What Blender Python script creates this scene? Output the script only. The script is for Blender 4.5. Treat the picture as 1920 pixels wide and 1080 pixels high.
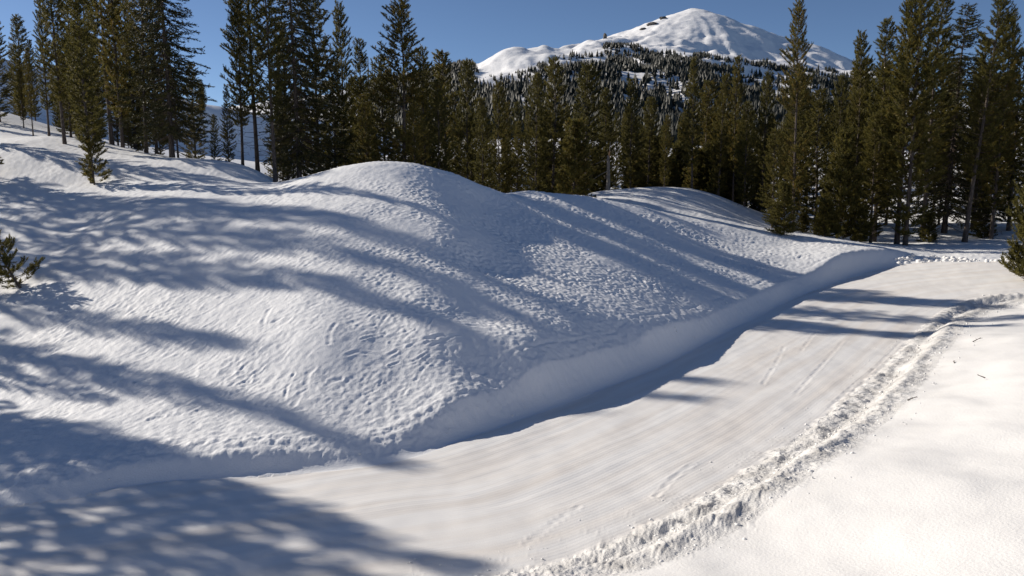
import bpy, math, random
import numpy as np
from mathutils import Vector

for o in list(bpy.data.objects):
    bpy.data.objects.remove(o)
scene = bpy.context.scene
COL = scene.collection
R = math.radians

# ------------------------------------------------------------------ camera
CAM_Z = 5.2
F = 1500.0                       # focal length in pixels of the 1920-wide photograph
PITCH = R(8.0)
cam_data = bpy.data.cameras.new("camera")
cam_data.sensor_width = 36.0
cam_data.lens = F / 1920.0 * 36.0
cam_data.clip_start = 0.05
cam_data.clip_end = 30000.0
cam = bpy.data.objects.new("camera", cam_data)
cam.location = (0, 0, CAM_Z)
cam.rotation_euler = (R(90) - PITCH, 0, 0)
COL.objects.link(cam)
scene.camera = cam

# ------------------------------------------------------------------ sky, sun, exposure
SUN_EL = R(27.0)
LIGHT_H = Vector((0.90, -0.436)).normalized()      # where the shadows fall, on plan
SUN_AZ = math.atan2(-LIGHT_H.x, -LIGHT_H.y)         # from +Y towards +X
world = bpy.data.worlds.new("World")
scene.world = world
world.use_nodes = True
wn = world.node_tree
bg = wn.nodes["Background"]
sky = wn.nodes.new("ShaderNodeTexSky")
sky.sky_type = 'NISHITA'
sky.sun_disc = False
sky.sun_elevation = SUN_EL
sky.sun_rotation = SUN_AZ
sky.altitude = 1900
sky.air_density = 0.65
sky.dust_density = 0.4
sky.ozone_density = 3.0
wn.links.new(sky.outputs[0], bg.inputs[0])
bg.inputs[1].default_value = 0.086
sun_data = bpy.data.lights.new("sun", 'SUN')
sun_data.energy = 5.0
sun_data.angle = R(0.55)
sun_data.color = (1.0, 0.915, 0.80)
sun = bpy.data.objects.new("sun", sun_data)
ld = Vector((LIGHT_H.x * math.cos(SUN_EL), LIGHT_H.y * math.cos(SUN_EL), -math.sin(SUN_EL)))
sun.rotation_euler = ld.to_track_quat('-Z', 'Y').to_euler()
sun.location = (-40, 20, 40)
COL.objects.link(sun)
vs = scene.view_settings
vs.view_transform = 'Standard'
vs.look = 'None'
vs.gamma = 1.0
vs.exposure = 0.1
vs.use_curve_mapping = False
scene.cycles.max_bounces = 6
scene.cycles.diffuse_bounces = 3
scene.cycles.transmission_bounces = 3
scene.cycles.transparent_max_bounces = 4
scene.cycles.caustics_reflective = False
scene.cycles.caustics_refractive = False

# ------------------------------------------------------------------ reconstruction helper
CP, SP = math.cos(PITCH), math.sin(PITCH)
def at(px, py, Y):
    """world point seen at pixel (px, py) of the photograph, Y metres ahead"""
    xn, yn = (px - 960.0) / F, (py - 540.0) / F
    dx, dy, dz = xn, CP - yn * SP, -SP - yn * CP
    t = Y / dy
    return (dx * t, Y, CAM_Z + dz * t)
def at_z(px, py, z):
    xn, yn = (px - 960.0) / F, (py - 540.0) / F
    dx, dy, dz = xn, CP - yn * SP, -SP - yn * CP
    t = (z - CAM_Z) / dz
    return (dx * t, dy * t, z)
def project(x, y, z):
    rz = z - CAM_Z
    d = y * CP - rz * SP
    v = y * SP + rz * CP
    return 960 + F * x / d, 540 - F * v / d

# ------------------------------------------------------------------ noise
def hash2(ix, iy, seed):
    h = (ix.astype(np.int64) * 374761393 + iy.astype(np.int64) * 668265263 + seed * 1274126177) & 0xFFFFFFFF
    h = ((h ^ (h >> 13)) * 1274126177) & 0xFFFFFFFF
    h = h ^ (h >> 16)
    return (h & 0xFFFFFF).astype(np.float64) / 16777215.0
def vnoise(x, y, seed=0):
    """gradient noise, about -1..1"""
    ix, iy = np.floor(x), np.floor(y)
    fx, fy = x - ix, y - iy
    u = fx * fx * fx * (fx * (fx * 6 - 15) + 10)
    v = fy * fy * fy * (fy * (fy * 6 - 15) + 10)
    def g(ox, oy):
        a = hash2(ix + ox, iy + oy, seed) * 2 * np.pi
        return np.cos(a) * (fx - ox) + np.sin(a) * (fy - oy)
    a = g(0, 0) * (1 - u) + g(1, 0) * u
    b = g(0, 1) * (1 - u) + g(1, 1) * u
    return (a * (1 - v) + b * v) * 1.5
def fbm(x, y, oct=4, seed=0, gain=0.5):
    s, a, f = 0.0, 1.0, 1.0
    for i in range(oct):
        s = s + a * vnoise(x * f + 17.3 * i, y * f - 9.1 * i, seed + i)
        a *= gain; f *= 2.03
    return s
def worley(x, y, seed=0):
    ix, iy = np.floor(x), np.floor(y)
    best = np.full(x.shape, 9.0)
    for ox in (-1, 0, 1):
        for oy in (-1, 0, 1):
            cx = ix + ox; cy = iy + oy
            px = cx + hash2(cx, cy, seed); py = cy + hash2(cx, cy, seed + 71)
            best = np.minimum(best, (px - x) ** 2 + (py - y) ** 2)
    return np.sqrt(best)
def sstep(a, b, x):
    t = np.clip((x - a) / (b - a), 0, 1)
    return t * t * (3 - 2 * t)

# ------------------------------------------------------------------ thin-plate surfaces
class TPS:
    def __init__(self, pts, reg=0.0, scale=10.0):
        p = np.array(pts, float); self.c = p[:, :2] / scale; self.s = scale
        n = len(p)
        K = self.phi(((self.c[:, None] - self.c[None]) ** 2).sum(-1)) + np.eye(n) * reg
        P = np.c_[np.ones(n), self.c]
        A = np.block([[K, P], [P.T, np.zeros((3, 3))]])
        self.w = np.linalg.solve(A, np.r_[p[:, 2], 0, 0, 0])
    @staticmethod
    def phi(r2):
        return 0.5 * r2 * np.log(r2 + 1e-9)
    def __call__(self, x, y):
        x = np.asarray(x, float) / self.s; y = np.asarray(y, float) / self.s
        sh = x.shape; x = x.ravel(); y = y.ravel()
        out = self.w[-3] + self.w[-2] * x + self.w[-1] * y
        for i in range(len(self.c)):
            out += self.w[i] * self.phi((x - self.c[i, 0]) ** 2 + (y - self.c[i, 1]) ** 2)
        return out.reshape(sh)

# trail edges on plan (z rises a little towards the bend)
left_edge = [(-60, 0.5, 0), (-30, 6.5, 0), (-16, 10.6, 0), at_z(0, 950, 0), at_z(250, 910, 0), at_z(480, 893, 0), at_z(720, 872, 0),
             at_z(900, 815, 0), at_z(1100, 742, 0), at_z(1250, 682, 0), at_z(1400, 605, 0), at_z(1500, 556, .08), at_z(1600, 520, .3),
             at_z(1690, 497, .62), at_z(1760, 490, .8), at_z(1900, 488, .95), (40, 44, 1.2), (90, 47, 2.0)]
right_edge = [(-60, -9, 0), (-30, -1.5, 0), (-12, 5.0, 0), (-5, 7.9, 0), at_z(850, 1090, 0), at_z(1020, 1062, 0), at_z(1200, 995, 0), at_z(1330, 925, 0),
              at_z(1460, 845, 0), at_z(1580, 752, 0), at_z(1680, 662, 0), at_z(1740, 602, .02), at_z(1790, 572, .12), at_z(1850, 556, .3),
              at_z(1920, 548, .45), (33, 33.5, .9), (60, 35.5, 1.4), (90, 37, 2.0)]
def spline(pts, step=0.35):
    p = np.array(pts, float); out = []
    p = np.vstack([2 * p[0] - p[1], p, 2 * p[-1] - p[-2]])
    for i in range(1, len(p) - 2):
        n = max(2, int(np.linalg.norm(p[i + 1] - p[i]) / step))
        t = np.linspace(0, 1, n, endpoint=False)[:, None]
        out.append(0.5 * ((2 * p[i]) + (-p[i - 1] + p[i + 1]) * t + (2 * p[i - 1] - 5 * p[i] + 4 * p[i + 1] - p[i + 2]) * t ** 2
                          + (-p[i - 1] + 3 * p[i] - 3 * p[i + 1] + p[i + 2]) * t ** 3))
    return np.vstack(out + [p[-2:-1]])
Lc, Rc = spline(left_edge), spline(right_edge)
trail_z = TPS([p for p in left_edge[1:]] + [p for p in right_edge[1:]], reg=0.05)

GX0, GX1, GY0, GY1, GS = -70.0, 95.0, -20.0, 125.0, 0.3
def sdist_grid(curve):
    gx = np.arange(GX0, GX1, GS); gy = np.arange(GY0, GY1, GS)
    X, Yg = np.meshgrid(gx, gy, indexing='ij')
    best = np.full(X.shape, 1e9); sgn = np.zeros(X.shape); al = np.zeros(X.shape)
    c = curve[::2, :2]
    s = 0.0
    for a, b in zip(c[:-1], c[1:]):
        d = b - a; L = np.hypot(*d)
        if L < 1e-6: continue
        u = d / L
        px, py = X - a[0], Yg - a[1]
        t = np.clip(px * u[0] + py * u[1], 0, L)
        qx, qy = px - t * u[0], py - t * u[1]
        d2 = qx * qx + qy * qy
        m = d2 < best
        best[m] = d2[m]; sgn[m] = (u[0] * py - u[1] * px)[m]; al[m] = (s + t)[m]
        s += L
    return np.sqrt(best) * np.sign(sgn), al
SDL, _ = sdist_grid(Lc)          # positive on the mound side
SDR, ALR = sdist_grid(Rc)
SDR = -SDR                       # positive on the near bank side
def gsample(g, x, y):
    fx = np.clip((x - GX0) / GS, 0, g.shape[0] - 1.001); fy = np.clip((y - GY0) / GS, 0, g.shape[1] - 1.001)
    ix = fx.astype(int); iy = fy.astype(int); fx = fx - ix; fy = fy - iy
    return (g[ix, iy] * (1 - fx) * (1 - fy) + g[ix + 1, iy] * fx * (1 - fy) + g[ix, iy + 1] * (1 - fx) * fy + g[ix + 1, iy + 1] * fx * fy)

# ground on the mound side
left_pts = [at(*p) for p in [
    # left slope
    (0, 905, 12.75), (0, 760, 16.5), (0, 600, 20.9), (0, 500, 24.8), (0, 400, 29.8), (0, 330, 34.2), (0, 283, 38), (0, 262, 43), (0, 207, 60),
    (-300, 560, 22.5), (-300, 400, 30.2), (-300, 240, 46), (-300, 150, 60),
    (150, 870, 13.25), (150, 700, 17.7), (150, 540, 22.6), (150, 420, 28.1), (150, 340, 33.4), (150, 285, 39),
    (300, 858, 13.5), (300, 700, 17.2), (300, 550, 21.4), (300, 450, 25.0), (300, 385, 28.2), (300, 340, 33), (290, 292, 39),
    (98, 258, 44), (232, 277, 44), (325, 292, 40.5), (428, 306, 42), (500, 330, 38),
    # the mound
    (500, 848, 13.75), (500, 700, 16.85), (500, 560, 20.25), (500, 450, 23.95), (500, 385, 27.35), (500, 352, 30.15),
    (610, 322, 30.51), (610, 350, 28.65), (610, 400, 25.65), (610, 450, 23.35), (610, 520, 20.75), (610, 620, 18.05), (610, 720, 16.35), (610, 820, 14.54),
    (715, 304, 31.6), (715, 330, 29.5), (715, 370, 27.4), (715, 420, 24.9), (715, 480, 22.4), (715, 560, 19.9), (715, 640, 18.0), (715, 730, 16.43), (715, 825, 14.65),
    (790, 309, 32.5), (790, 340, 29.9), (790, 400, 26.2), (790, 480, 22.7), (790, 560, 20.0), (790, 640, 18.0), (790, 730, 16.46),
    (850, 324, 33.54), (850, 350, 30.9), (850, 400, 27.1), (850, 450, 24.5), (850, 520, 21.6), (850, 620, 18.5), (850, 730, 16.41),
    (905, 348, 34.8), (905, 380, 31.6), (905, 430, 27.8), (905, 500, 23.9), (905, 600, 20.0), (905, 700, 17.5),
    (1000, 359, 38.5), (1000, 380, 35.63), (1000, 420, 31.17), (1000, 480, 26.19), (1000, 540, 22.71), (1000, 620, 19.49), (1000, 690, 17.95), (1000, 735, 17.43),
    (1100, 373, 41), (1100, 395, 37.84), (1100, 430, 33.47), (1100, 480, 28.67), (1100, 540, 24.45), (1100, 600, 21.44), (1100, 660, 19.72), (1100, 695, 19.19),
    (1200, 386, 43), (1200, 405, 40.21), (1200, 440, 35.64), (1200, 490, 30.37), (1200, 550, 25.74), (1200, 610, 22.41), (1200, 650, 21.53),
    (1320, 418, 44), (1320, 440, 40.81), (1320, 470, 36.91), (1320, 510, 32.44), (1320, 550, 28.82), (1320, 590, 26.35),
    (1410, 432, 45), (1410, 450, 42.7), (1410, 475, 39.0), (1410, 505, 35.2), (1410, 545, 31.4), (1480, 440, 45.5), (1480, 460, 42.8), (1480, 490, 38.6), (1480, 512, 36.2), (1555, 447, 46), (1560, 474, 40),
    (1640, 462, 43), (1700, 470, 43.5), (1780, 473, 44), (1900, 474, 44.5), (2100, 470, 46),
    # second rise behind
    (1110, 364, 54), (1200, 353, 57), (1290, 353, 57), (1380, 380, 55), (1430, 421, 51), (1250, 392, 48),
    # forest floor to the right
    (1500, 430, 54), (1600, 452, 50), (1700, 452, 50), (1800, 445, 52), (1900, 440, 52), (1750, 385, 66), (1600, 390, 68), (1900, 385, 66),
    (2200, 380, 60),
]] + [(-4.5, 37, 3.4), (-10, 38, 4.0), (-5, 44, 2.4), (-4, 52, 1.4), (2, 62, 1.0), (15, 68, 1.4), (-12, 56, 2.5), (-20, 60, 4.5),
      (0, 74, 1.0), (20, 80, 2.5), (40, 90, 5), (70, 90, 7), (80, 55, 2.4), (-60, 20, 4), (-60, 50, 9), (-60, 90, 12), (-30, 90, 6), (-20, 110, 6), (0, 120, 6),
      (40, 130, 6), (90, 130, 8), (-80, 130, 12), (-40, 12, 1.6), (-60, 5, 2), (-22, 14, 1.3), (-30, 26, 3.6), (-38, 36, 6.0),
      (-35, 130, 6), (-40, 75, 7), (60, 48, 2.2)]
ground_left = TPS(left_pts, reg=0.002)
# near bank: the photographer stands on it
right_pts = [at(*p) for p in [
    (1900, 1000, 8.3), (1900, 800, 12.7), (1900, 690, 17.2), (1900, 630, 21.6), (1860, 606, 25.8), (1920, 592, 27.6),
    (1700, 735, 17.6), (1800, 645, 21.6), (1600, 835, 13.4), (1500, 880, 12.3), (1400, 945, 11.2), (1280, 1015, 10.1), (1150, 1078, 9.2),
    (1650, 1000, 9.1), (1700, 860, 12.0), (1500, 1060, 8.8), (1900, 1075, 7.2),
]] + [(0, 0, 2.6), (-3, 6, 1.2), (-8, 3.5, 1.2), (-12, 0, 1.6), (4, -4, 4.2), (-6, -6, 3.6), (9, 2, 2.3), (14, 10, 1.7), (20, 20, 1.3), (30, 10, 3.4),
      (24, 28, 1.1), (32, 31, 1.3), (60, 32, 2.0), (90, 33, 2.4), (60, 0, 4), (-30, -10, 2), (-60, -16, 2), (0, -20, 6), (60, -20, 6), (0, 4.5, 1.6), (1, 8, 0.85)]
ground_right = TPS(right_pts, reg=0.002)

def bumpy_hill(x, y, cx, cy, h, rx, ry, p=2.0):
    d = ((x - cx) / rx) ** 2 + ((y - cy) / ry) ** 2
    return h * np.exp(-d ** (p / 2))
def ground(x, y):
    """smooth height of the snow plus the distances to the trail edges"""
    x = np.asarray(x, float); y = np.asarray(y, float)
    dL = gsample(SDL, x, y); dR = gsample(SDR, x, y)
    zt = trail_z(x, y)
    z = zt.copy()
    m = dL > 0
    if m.any():
        xl, yl = x[m], y[m]
        zl = ground_left(xl, yl)
        zl = zl + bumpy_hill(xl, yl, -2, 104, 3.6, 18, 13, 3) + 9.0 * sstep(6, -7, (xl + 50) * 0.75 - (yl - 121) * 0.66 + 1.5 * vnoise(xl / 9, yl / 9, 6)) * sstep(-98, -76, xl) * sstep(175, 150, yl)
        zl = zl + 0.12 * fbm(xl / 7.0, yl / 7.0, 2, 5) * sstep(2, 8, dL[m])
        w = 0.42 + 0.28 * sstep(-6, 0, xl) + 0.9 * sstep(10, 24, xl)
        z[m] = zt[m] * (1 - sstep(0, 1, dL[m] / w)) + np.maximum(zl, zt[m] - 0.2 + 0.3 * sstep(0, 2, dL[m])) * sstep(0, 1, dL[m] / w)
    m = dR > 0
    if m.any():
        xr, yr = x[m], y[m]
        zr = ground_right(xr, yr) + 0.10 * fbm(xr / 3.0, yr / 3.0, 2, 8)
        t = sstep(0, 1, dR[m] / 1.1)
        z[m] = zt[m] * (1 - t) + zr * t
    return z, dL, dR
def gz(x, y):
    return float(ground(np.array([x]), np.array([y]))[0][0])

# ------------------------------------------------------------------ materials
def new_mat(name):
    m = bpy.data.materials.new(name); m.use_nodes = True
    nt = m.node_tree
    return m, nt, nt.nodes["Principled BSDF"]
def N(nt, kind, **kw):
    n = nt.nodes.new(kind)
    for k, v in kw.items():
        setattr(n, k, v)
    return n
def ramp(nt, fac, stops):
    n = N(nt, "ShaderNodeValToRGB")
    els = n.color_ramp.elements
    while len(els) > 1: els.remove(els[-1])
    els[0].position = stops[0][0]; els[0].color = stops[0][1]
    for p, c in stops[1:]:
        e = els.new(p); e.color = c
    nt.links.new(fac, n.inputs[0])
    return n.outputs[0]
def rgb(c): return (c[0], c[1], c[2], 1.0)

def snow_material(name, base, dirt_col, grain=45.0, bump=0.35, dist=0.012, dirt_amount=0.0, lines=False):
    m, nt, b = new_mat(name)
    geo = N(nt, "ShaderNodeNewGeometry")
    dirt = N(nt, "ShaderNodeAttribute", attribute_name="dirt")
    n1 = N(nt, "ShaderNodeTexNoise"); n1.inputs["Scale"].default_value = 1.3; n1.inputs["Detail"].default_value = 5
    nt.links.new(geo.outputs["Position"], n1.inputs["Vector"])
    mix = N(nt, "ShaderNodeMix", data_type='RGBA')
    mix.inputs[6].default_value = rgb(base); mix.inputs[7].default_value = rgb(dirt_col)
    add = N(nt, "ShaderNodeMath", operation='MULTIPLY_ADD')
    nt.links.new(n1.outputs["Fac"], add.inputs[0]); add.inputs[1].default_value = dirt_amount
    nt.links.new(dirt.outputs["Fac"], add.inputs[2])
    nt.links.new(add.outputs[0], mix.inputs[0])
    nt.links.new(mix.outputs[2], b.inputs["Base Color"])
    b.inputs["Roughness"].default_value = 0.62
    b.inputs["IOR"].default_value = 1.31
    b.inputs["Specular IOR Level"].default_value = 0.35
    n2 = N(nt, "ShaderNodeTexNoise"); n2.inputs["Scale"].default_value = grain; n2.inputs["Detail"].default_value = 3
    nt.links.new(geo.outputs["Position"], n2.inputs["Vector"])
    bp = N(nt, "ShaderNodeBump"); bp.inputs["Strength"].default_value = bump; bp.inputs["Distance"].default_value = dist
    height = n2.outputs["Fac"]
    if lines:
        ac = N(nt, "ShaderNodeAttribute", attribute_name="across")
        al = N(nt, "ShaderNodeAttribute", attribute_name="along")
        mu = N(nt, "ShaderNodeMath", operation='MULTIPLY'); nt.links.new(ac.outputs["Fac"], mu.inputs[0]); mu.inputs[1].default_value = 2 * math.pi / 0.075
        si = N(nt, "ShaderNodeMath", operation='SINE'); nt.links.new(mu.outputs[0], si.inputs[0])
        cb = N(nt, "ShaderNodeCombineXYZ")
        m1 = N(nt, "ShaderNodeMath", operation='MULTIPLY'); nt.links.new(ac.outputs["Fac"], m1.inputs[0]); m1.inputs[1].default_value = 2.2
        m2 = N(nt, "ShaderNodeMath", operation='MULTIPLY'); nt.links.new(al.outputs["Fac"], m2.inputs[0]); m2.inputs[1].default_value = 0.16
        nt.links.new(m1.outputs[0], cb.inputs[0]); nt.links.new(m2.outputs[0], cb.inputs[1])
        n3 = N(nt, "ShaderNodeTexNoise"); n3.inputs["Scale"].default_value = 1.0; n3.inputs["Detail"].default_value = 4
        nt.links.new(cb.outputs[0], n3.inputs["Vector"])
        tint = ramp(nt, n3.outputs["Fac"], [(0.40, (0, 0, 0, 1)), (0.72, (1, 1, 1, 1))])
        mx2 = N(nt, "ShaderNodeMix", data_type='RGBA'); mx2.inputs[7].default_value = (0.66, 0.57, 0.48, 1)
        sc = N(nt, "ShaderNodeMath", operation='MULTIPLY'); nt.links.new(tint, sc.inputs[0]); sc.inputs[1].default_value = 0.42
        nt.links.new(sc.outputs[0], mx2.inputs[0]); nt.links.new(mix.outputs[2], mx2.inputs[6])
        nt.links.new(mx2.outputs[2], b.inputs["Base Color"])
        h = N(nt, "ShaderNodeMath", operation='MULTIPLY_ADD'); nt.links.new(si.outputs[0], h.inputs[0]); h.inputs[1].default_value = 0.22
        nt.links.new(height, h.inputs[2]); height = h.outputs[0]
    nt.links.new(height, bp.inputs["Height"])
    nt.links.new(bp.outputs[0], b.inputs["Normal"])
    return m
M_mound = snow_material("wind_packed_snow", (0.86, 0.87, 0.88), (0.45, 0.42, 0.38), grain=30, bump=0.4, dist=0.02)
M_trail = snow_material("groomed_snow", (0.87, 0.86, 0.84), (0.42, 0.38, 0.33), grain=60, bump=0.3, dist=0.008, lines=True)
M_berm = snow_material("dirty_broken_snow", (0.82, 0.81, 0.79), (0.40, 0.385, 0.365), grain=28, bump=0.7, dist=0.03, dirt_amount=0.22)
M_bank = snow_material("clean_bank_snow", (0.86, 0.85, 0.83), (0.45, 0.42, 0.38), grain=26, bump=0.55, dist=0.014)

# ------------------------------------------------------------------ the snow: one sheet, cut into its named pieces
def build_snow():
    rng = np.random.default_rng(3)
    az = np.concatenate([np.linspace(-180, -60, 36, endpoint=False), np.linspace(-60, -36, 80, endpoint=False), np.linspace(-36, 36, 830, endpoint=False),
                         np.linspace(36, 60, 60, endpoint=False), np.linspace(60, 180, 37)])
    rad = []
    r = 1.2
    while r < 190:
        rad.append(r)
        k = 0.05 if r < 4.2 else (0.0120 if r < 12.0 else (0.0021 if r < 27 else (0.0034 if r < 36 else (0.0065 if r < 60 else 0.03))))
        r *= 1 + k
    rad = np.array([0.02, 0.6] + rad)
    A, Rr = np.meshgrid(np.radians(az), rad, indexing='ij')
    X = Rr * np.sin(A); Y = Rr * np.cos(A)
    Z, dL, dR = ground(X, Y)
    fine = sstep(75, 45, Rr)
    dirt = np.zeros_like(Z)
    # --- mound side relief
    m = (dL > 0) & (Rr < 80)
    x, y, d = X[m], Y[m], dL[m]
    wx = x + 0.06 * vnoise(x / .35, y / .35, 31); wy = y + 0.06 * vnoise(x / .35, y / .35, 32)
    cups = worley(wx / 0.155, wy / 0.145, 11)
    cups2 = worley(wx / 0.095, wy / 0.09, 12)
    u = (wx * 0.50 + wy * 0.86); v = (wx * 0.86 - wy * 0.50)
    streak = vnoise(u / 0.45, v / 0.11, 13) + 0.6 * vnoise(u / 0.22, v / 0.065, 14)
    px, py = project(x, y, Z[m])
    right = sstep(-6.5, 1.0, x + 0.9 * vnoise(x / 2.5, y / 2.5, 33) + (y - 22) * 0.25)       # cupped side against combed side
    patch = np.clip(0.68 + 0.62 * fbm(x / 2.4, y / 2.4, 2, 34), 0.18, 1.3)
    far_soft = sstep(60, 34, y)
    cut = sstep(0.7, 2.3, d + 0.35 * vnoise(x / 1.5, y / 1.5, 35))
    relief = right * (0.062 * (cups - 0.45) + 0.032 * (cups2 - 0.45) + 0.020 * vnoise(wx / .10, wy / .09, 15)) + (1 - right) * (0.009 * streak + 0.026 * (cups - 0.45) + 0.014 * (cups2 - 0.45))
    relief = relief * patch * cut * (0.35 + 0.65 * far_soft)
    relief = relief + 0.012 * fbm(x / 0.45, y / 0.45, 3, 36) * (0.3 + 0.7 * cut) + 0.028 * fbm(x / 1.6, y / 1.6, 2, 37) * cut
    # crumbled lip over the trail cut on the left half
    lip = np.exp(-((d - 0.85) / 0.22) ** 2) * sstep(1.0, -3.0, x)
    relief = relief + lip * (0.03 + 0.018 * fbm(x / 0.16, y / 0.16, 3, 38))
    # grooves of the snowcat blade in the cut bank
    relief = relief + (1 - cut) * sstep(0.15, 0.4, d) * (0.006 * vnoise(d / 0.09, x * 0.15, 39) + 0.022 * fbm(x / .22, y / .22, 3, 42)) - 0.022 * np.exp(-((d - 1.15 - 0.12 * vnoise(x / 1.3, y / 1.3, 43)) / 0.05) ** 2) * sstep(-.35, .3, vnoise(x / 2.1, y / 2.1, 44)) * sstep(-4, 0, x)
    Z[m] += relief * fine[m]
    # --- trenches and prints on the mound
    def trench(pts, depth, width, rim=0.35):
        nonlocal Z
        c = np.array(pts)
        bb = (X > c[:, 0].min() - 1) & (X < c[:, 0].max() + 1) & (Y > c[:, 1].min() - 1) & (Y < c[:, 1].max() + 1)
        xs, ys = X[bb], Y[bb]
        best = np.full(xs.shape, 1e9)
        for a, b in zip(c[:-1], c[1:]):
            dd = b - a; l2 = (dd ** 2).sum() + 1e-9
            t = np.clip(((xs - a[0]) * dd[0] + (ys - a[1]) * dd[1]) / l2, 0, 1)
            best = np.minimum(best, (xs - a[0] - t * dd[0]) ** 2 + (ys - a[1] - t * dd[1]) ** 2)
        q = np.sqrt(best) / width
        Z[bb] += depth * (-np.exp(-q ** 2 * 1.6) + rim * np.exp(-((q - 1.6) / 0.5) ** 2)) * np.clip(0.8 + 1.3 * vnoise(xs / .28, ys / .28, 41), 0, 2)
    def on_mound(pxl, pyl):
        # walk the sight line to the surface
        lo, hi = 9.0, 34.0
        ys = np.linspace(lo, hi, 160)
        P = np.array([at(pxl, pyl, q) for q in ys])
        g = ground(P[:, 0], P[:, 1])[0]
        k = np.argmax(P[:, 2] < g)
        return P[k, :2]
    for i in range(9):
        sx, sy = rng.uniform(470, 880), rng.uniform(545, 715)
        n = rng.integers(3, 6); ang = rng.uniform(1.9, 2.9); pts = []
        for k in range(n):
            pts.append(on_mound(sx, sy)); ang += rng.uniform(-.5, .5)
            sx += math.cos(ang) * rng.uniform(12, 30); sy += abs(math.sin(ang)) * rng.uniform(10, 26)
        trench(pts, rng.uniform(.006, .013), rng.uniform(.035, .06), 0.6)
    for i in range(9):
        sx, sy = rng.uniform(740, 900), rng.uniform(570, 690); pts = []
        for k in range(6):
            pts.append(on_mound(sx, sy)); sx -= rng.uniform(10, 24); sy += rng.uniform(-4, 10)
        trench(pts, rng.uniform(.006, .012), rng.uniform(.03, .05), 1.2)
    for (sx, sy, l) in [(272, 716, .34), (355, 714, .20), (293, 786, .22), (225, 716, .10), (160, 738, .4), (420, 560, .2), (330, 560, .2), (520, 600, .2), (380, 770, .15), (460, 720, .12),
                        (560, 770, .14), (140, 640, .15), (630, 720, .2)]:
        a = on_mound(sx, sy); d = rng.uniform(-.5, .5)
        trench([a - np.array([l / 2, l * .25]), a + np.array([l / 2, l * .25])], .02, .05, .4)
    # --- trail: faint troughs, ski scratches, crumbs
    m = (dL <= 0) & (dR <= 0)
    x, y = X[m], Y[m]
    Z[m] += (0.022 * fbm(x / 1.7, y / 1.7, 3, 51) + 0.004 * vnoise(dR[m] / 0.16, ALR_of(x, y) * 0.1, 52)) * fine[m]
    for a, b in [((1640, 690), (1555, 765)), ((1085, 950), (985, 1022)), ((1545, 600), (1500, 660)), ((1470, 650), (1430, 720)), ((1690, 640), (1600, 735)), ((1300, 870), (1230, 930)), ((1580, 640), (1490, 740))]:
        a2, b2 = np.array(at_z(*a, 0)[:2]), np.array(at_z(*b, 0)[:2])
        trench([a2, (a2 + b2) / 2 + rng.uniform(-.05, .05, 2), b2], .006, .05, .7)
    # --- berm of broken snow at the right edge
    m = (dR > -0.9) & (Rr < 70)
    x, y, d = X[m], Y[m], dR[m] + 0.14 * fbm(X[m] / 0.9, Y[m] / 0.9, 3, 61)
    band = sstep(-0.08, 0.12, d) * sstep(1.75, 1.0, d)
    ridge = 0.07 * np.exp(-((d - 0.26) / 0.20) ** 2) + 0.06 * np.exp(-((d - 1.0) / 0.25) ** 2) - 0.04 * np.exp(-((d - 0.62) / 0.2) ** 2)
    clods = 0.024 * (0.5 - worley(x / 0.085, y / 0.085, 62)) + 0.020 * (0.5 - worley(x / 0.05, y / 0.05, 63)) + 0.036 * fbm(x / 0.30, y / 0.30, 4, 64)
    Z[m] += (band * (ridge + clods)) * fine[m]
    crumbs = sstep(-0.9, 0, d) * sstep(1.9, 1.5, d) * (1 - band) * sstep(0.25, 0.6, vnoise(x / .6, y / .6, 65) + .3)
    Z[m] += crumbs * 0.03 * np.maximum(0, 0.35 - worley(x / 0.09, y / 0.09, 66)) * fine[m]
    dirt[m] = np.clip(band * (0.26 + 0.40 * fbm(x / .5, y / .5, 3, 67)), 0, 0.9) + crumbs * 0.12
    # --- near bank
    m = (dR > 0.8)
    x, y, d = X[m], Y[m], dR[m]
    s = sstep(0.8, 1.8, d)
    spill = sstep(3.2, 1.4, d) * sstep(0.0, 0.5, vnoise(x / .8, y / .8, 74) + .2)
    Z[m] += s * (0.005 * fbm(x / 0.45, y / 0.45, 2, 71) + 0.035 * fbm(x / 1.5, y / 1.5, 2, 73)) \
        + spill * 0.0 * (0.45 - worley(x / .12, y / .12, 76))
    dirt[m] = np.maximum(dirt[m], 0.10 * spill)

    # normals of the whole sheet, so that the cut pieces meet without a seam
    nA, nR = X.shape
    P = np.stack([X, Y, Z], -1)
    ga = np.gradient(P, axis=0); gr = np.gradient(P, axis=1)
    nrm = np.cross(gr, ga); nrm /= np.linalg.norm(nrm, axis=-1, keepdims=True) + 1e-12
    nrm[nrm[..., 2] < 0] *= -1
    nrm[:, 0] = (0, 0, 1)
    along = ALR_of(X, Y)
    idx = np.arange(nA * nR).reshape(nA, nR)
    quads = np.stack([idx[:-1, :-1], idx[1:, :-1], idx[1:, 1:], idx[:-1, 1:]], -1).reshape(-1, 4)
    cl = (dL[:-1, :-1] + dL[1:, 1:]).ravel() / 2; cr = (dR[:-1, :-1] + dR[1:, 1:]).ravel() / 2
    zone = np.where(cr > 1.5, 3, np.where(cr > 0, 2, np.where(cl > 0, 0, 1)))
    zone[(cl > 0) & (cr <= 0)] = 0
    names = ["snowy_ground", "groomed_trail", "snow_berm", "snow_bank"]
    mats = [M_mound, M_trail, M_berm, M_bank]
    labels = ["rounded wind-textured snow mound and slopes left of the groomed trail", "smooth groomed snow trail curving from lower left to the right bend",
              "dirty broken snow along the near edge of the groomed trail", "bright clean snow bank in the lower right corner"]
    Pf, nf = P.reshape(-1, 3), nrm.reshape(-1, 3)
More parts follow.
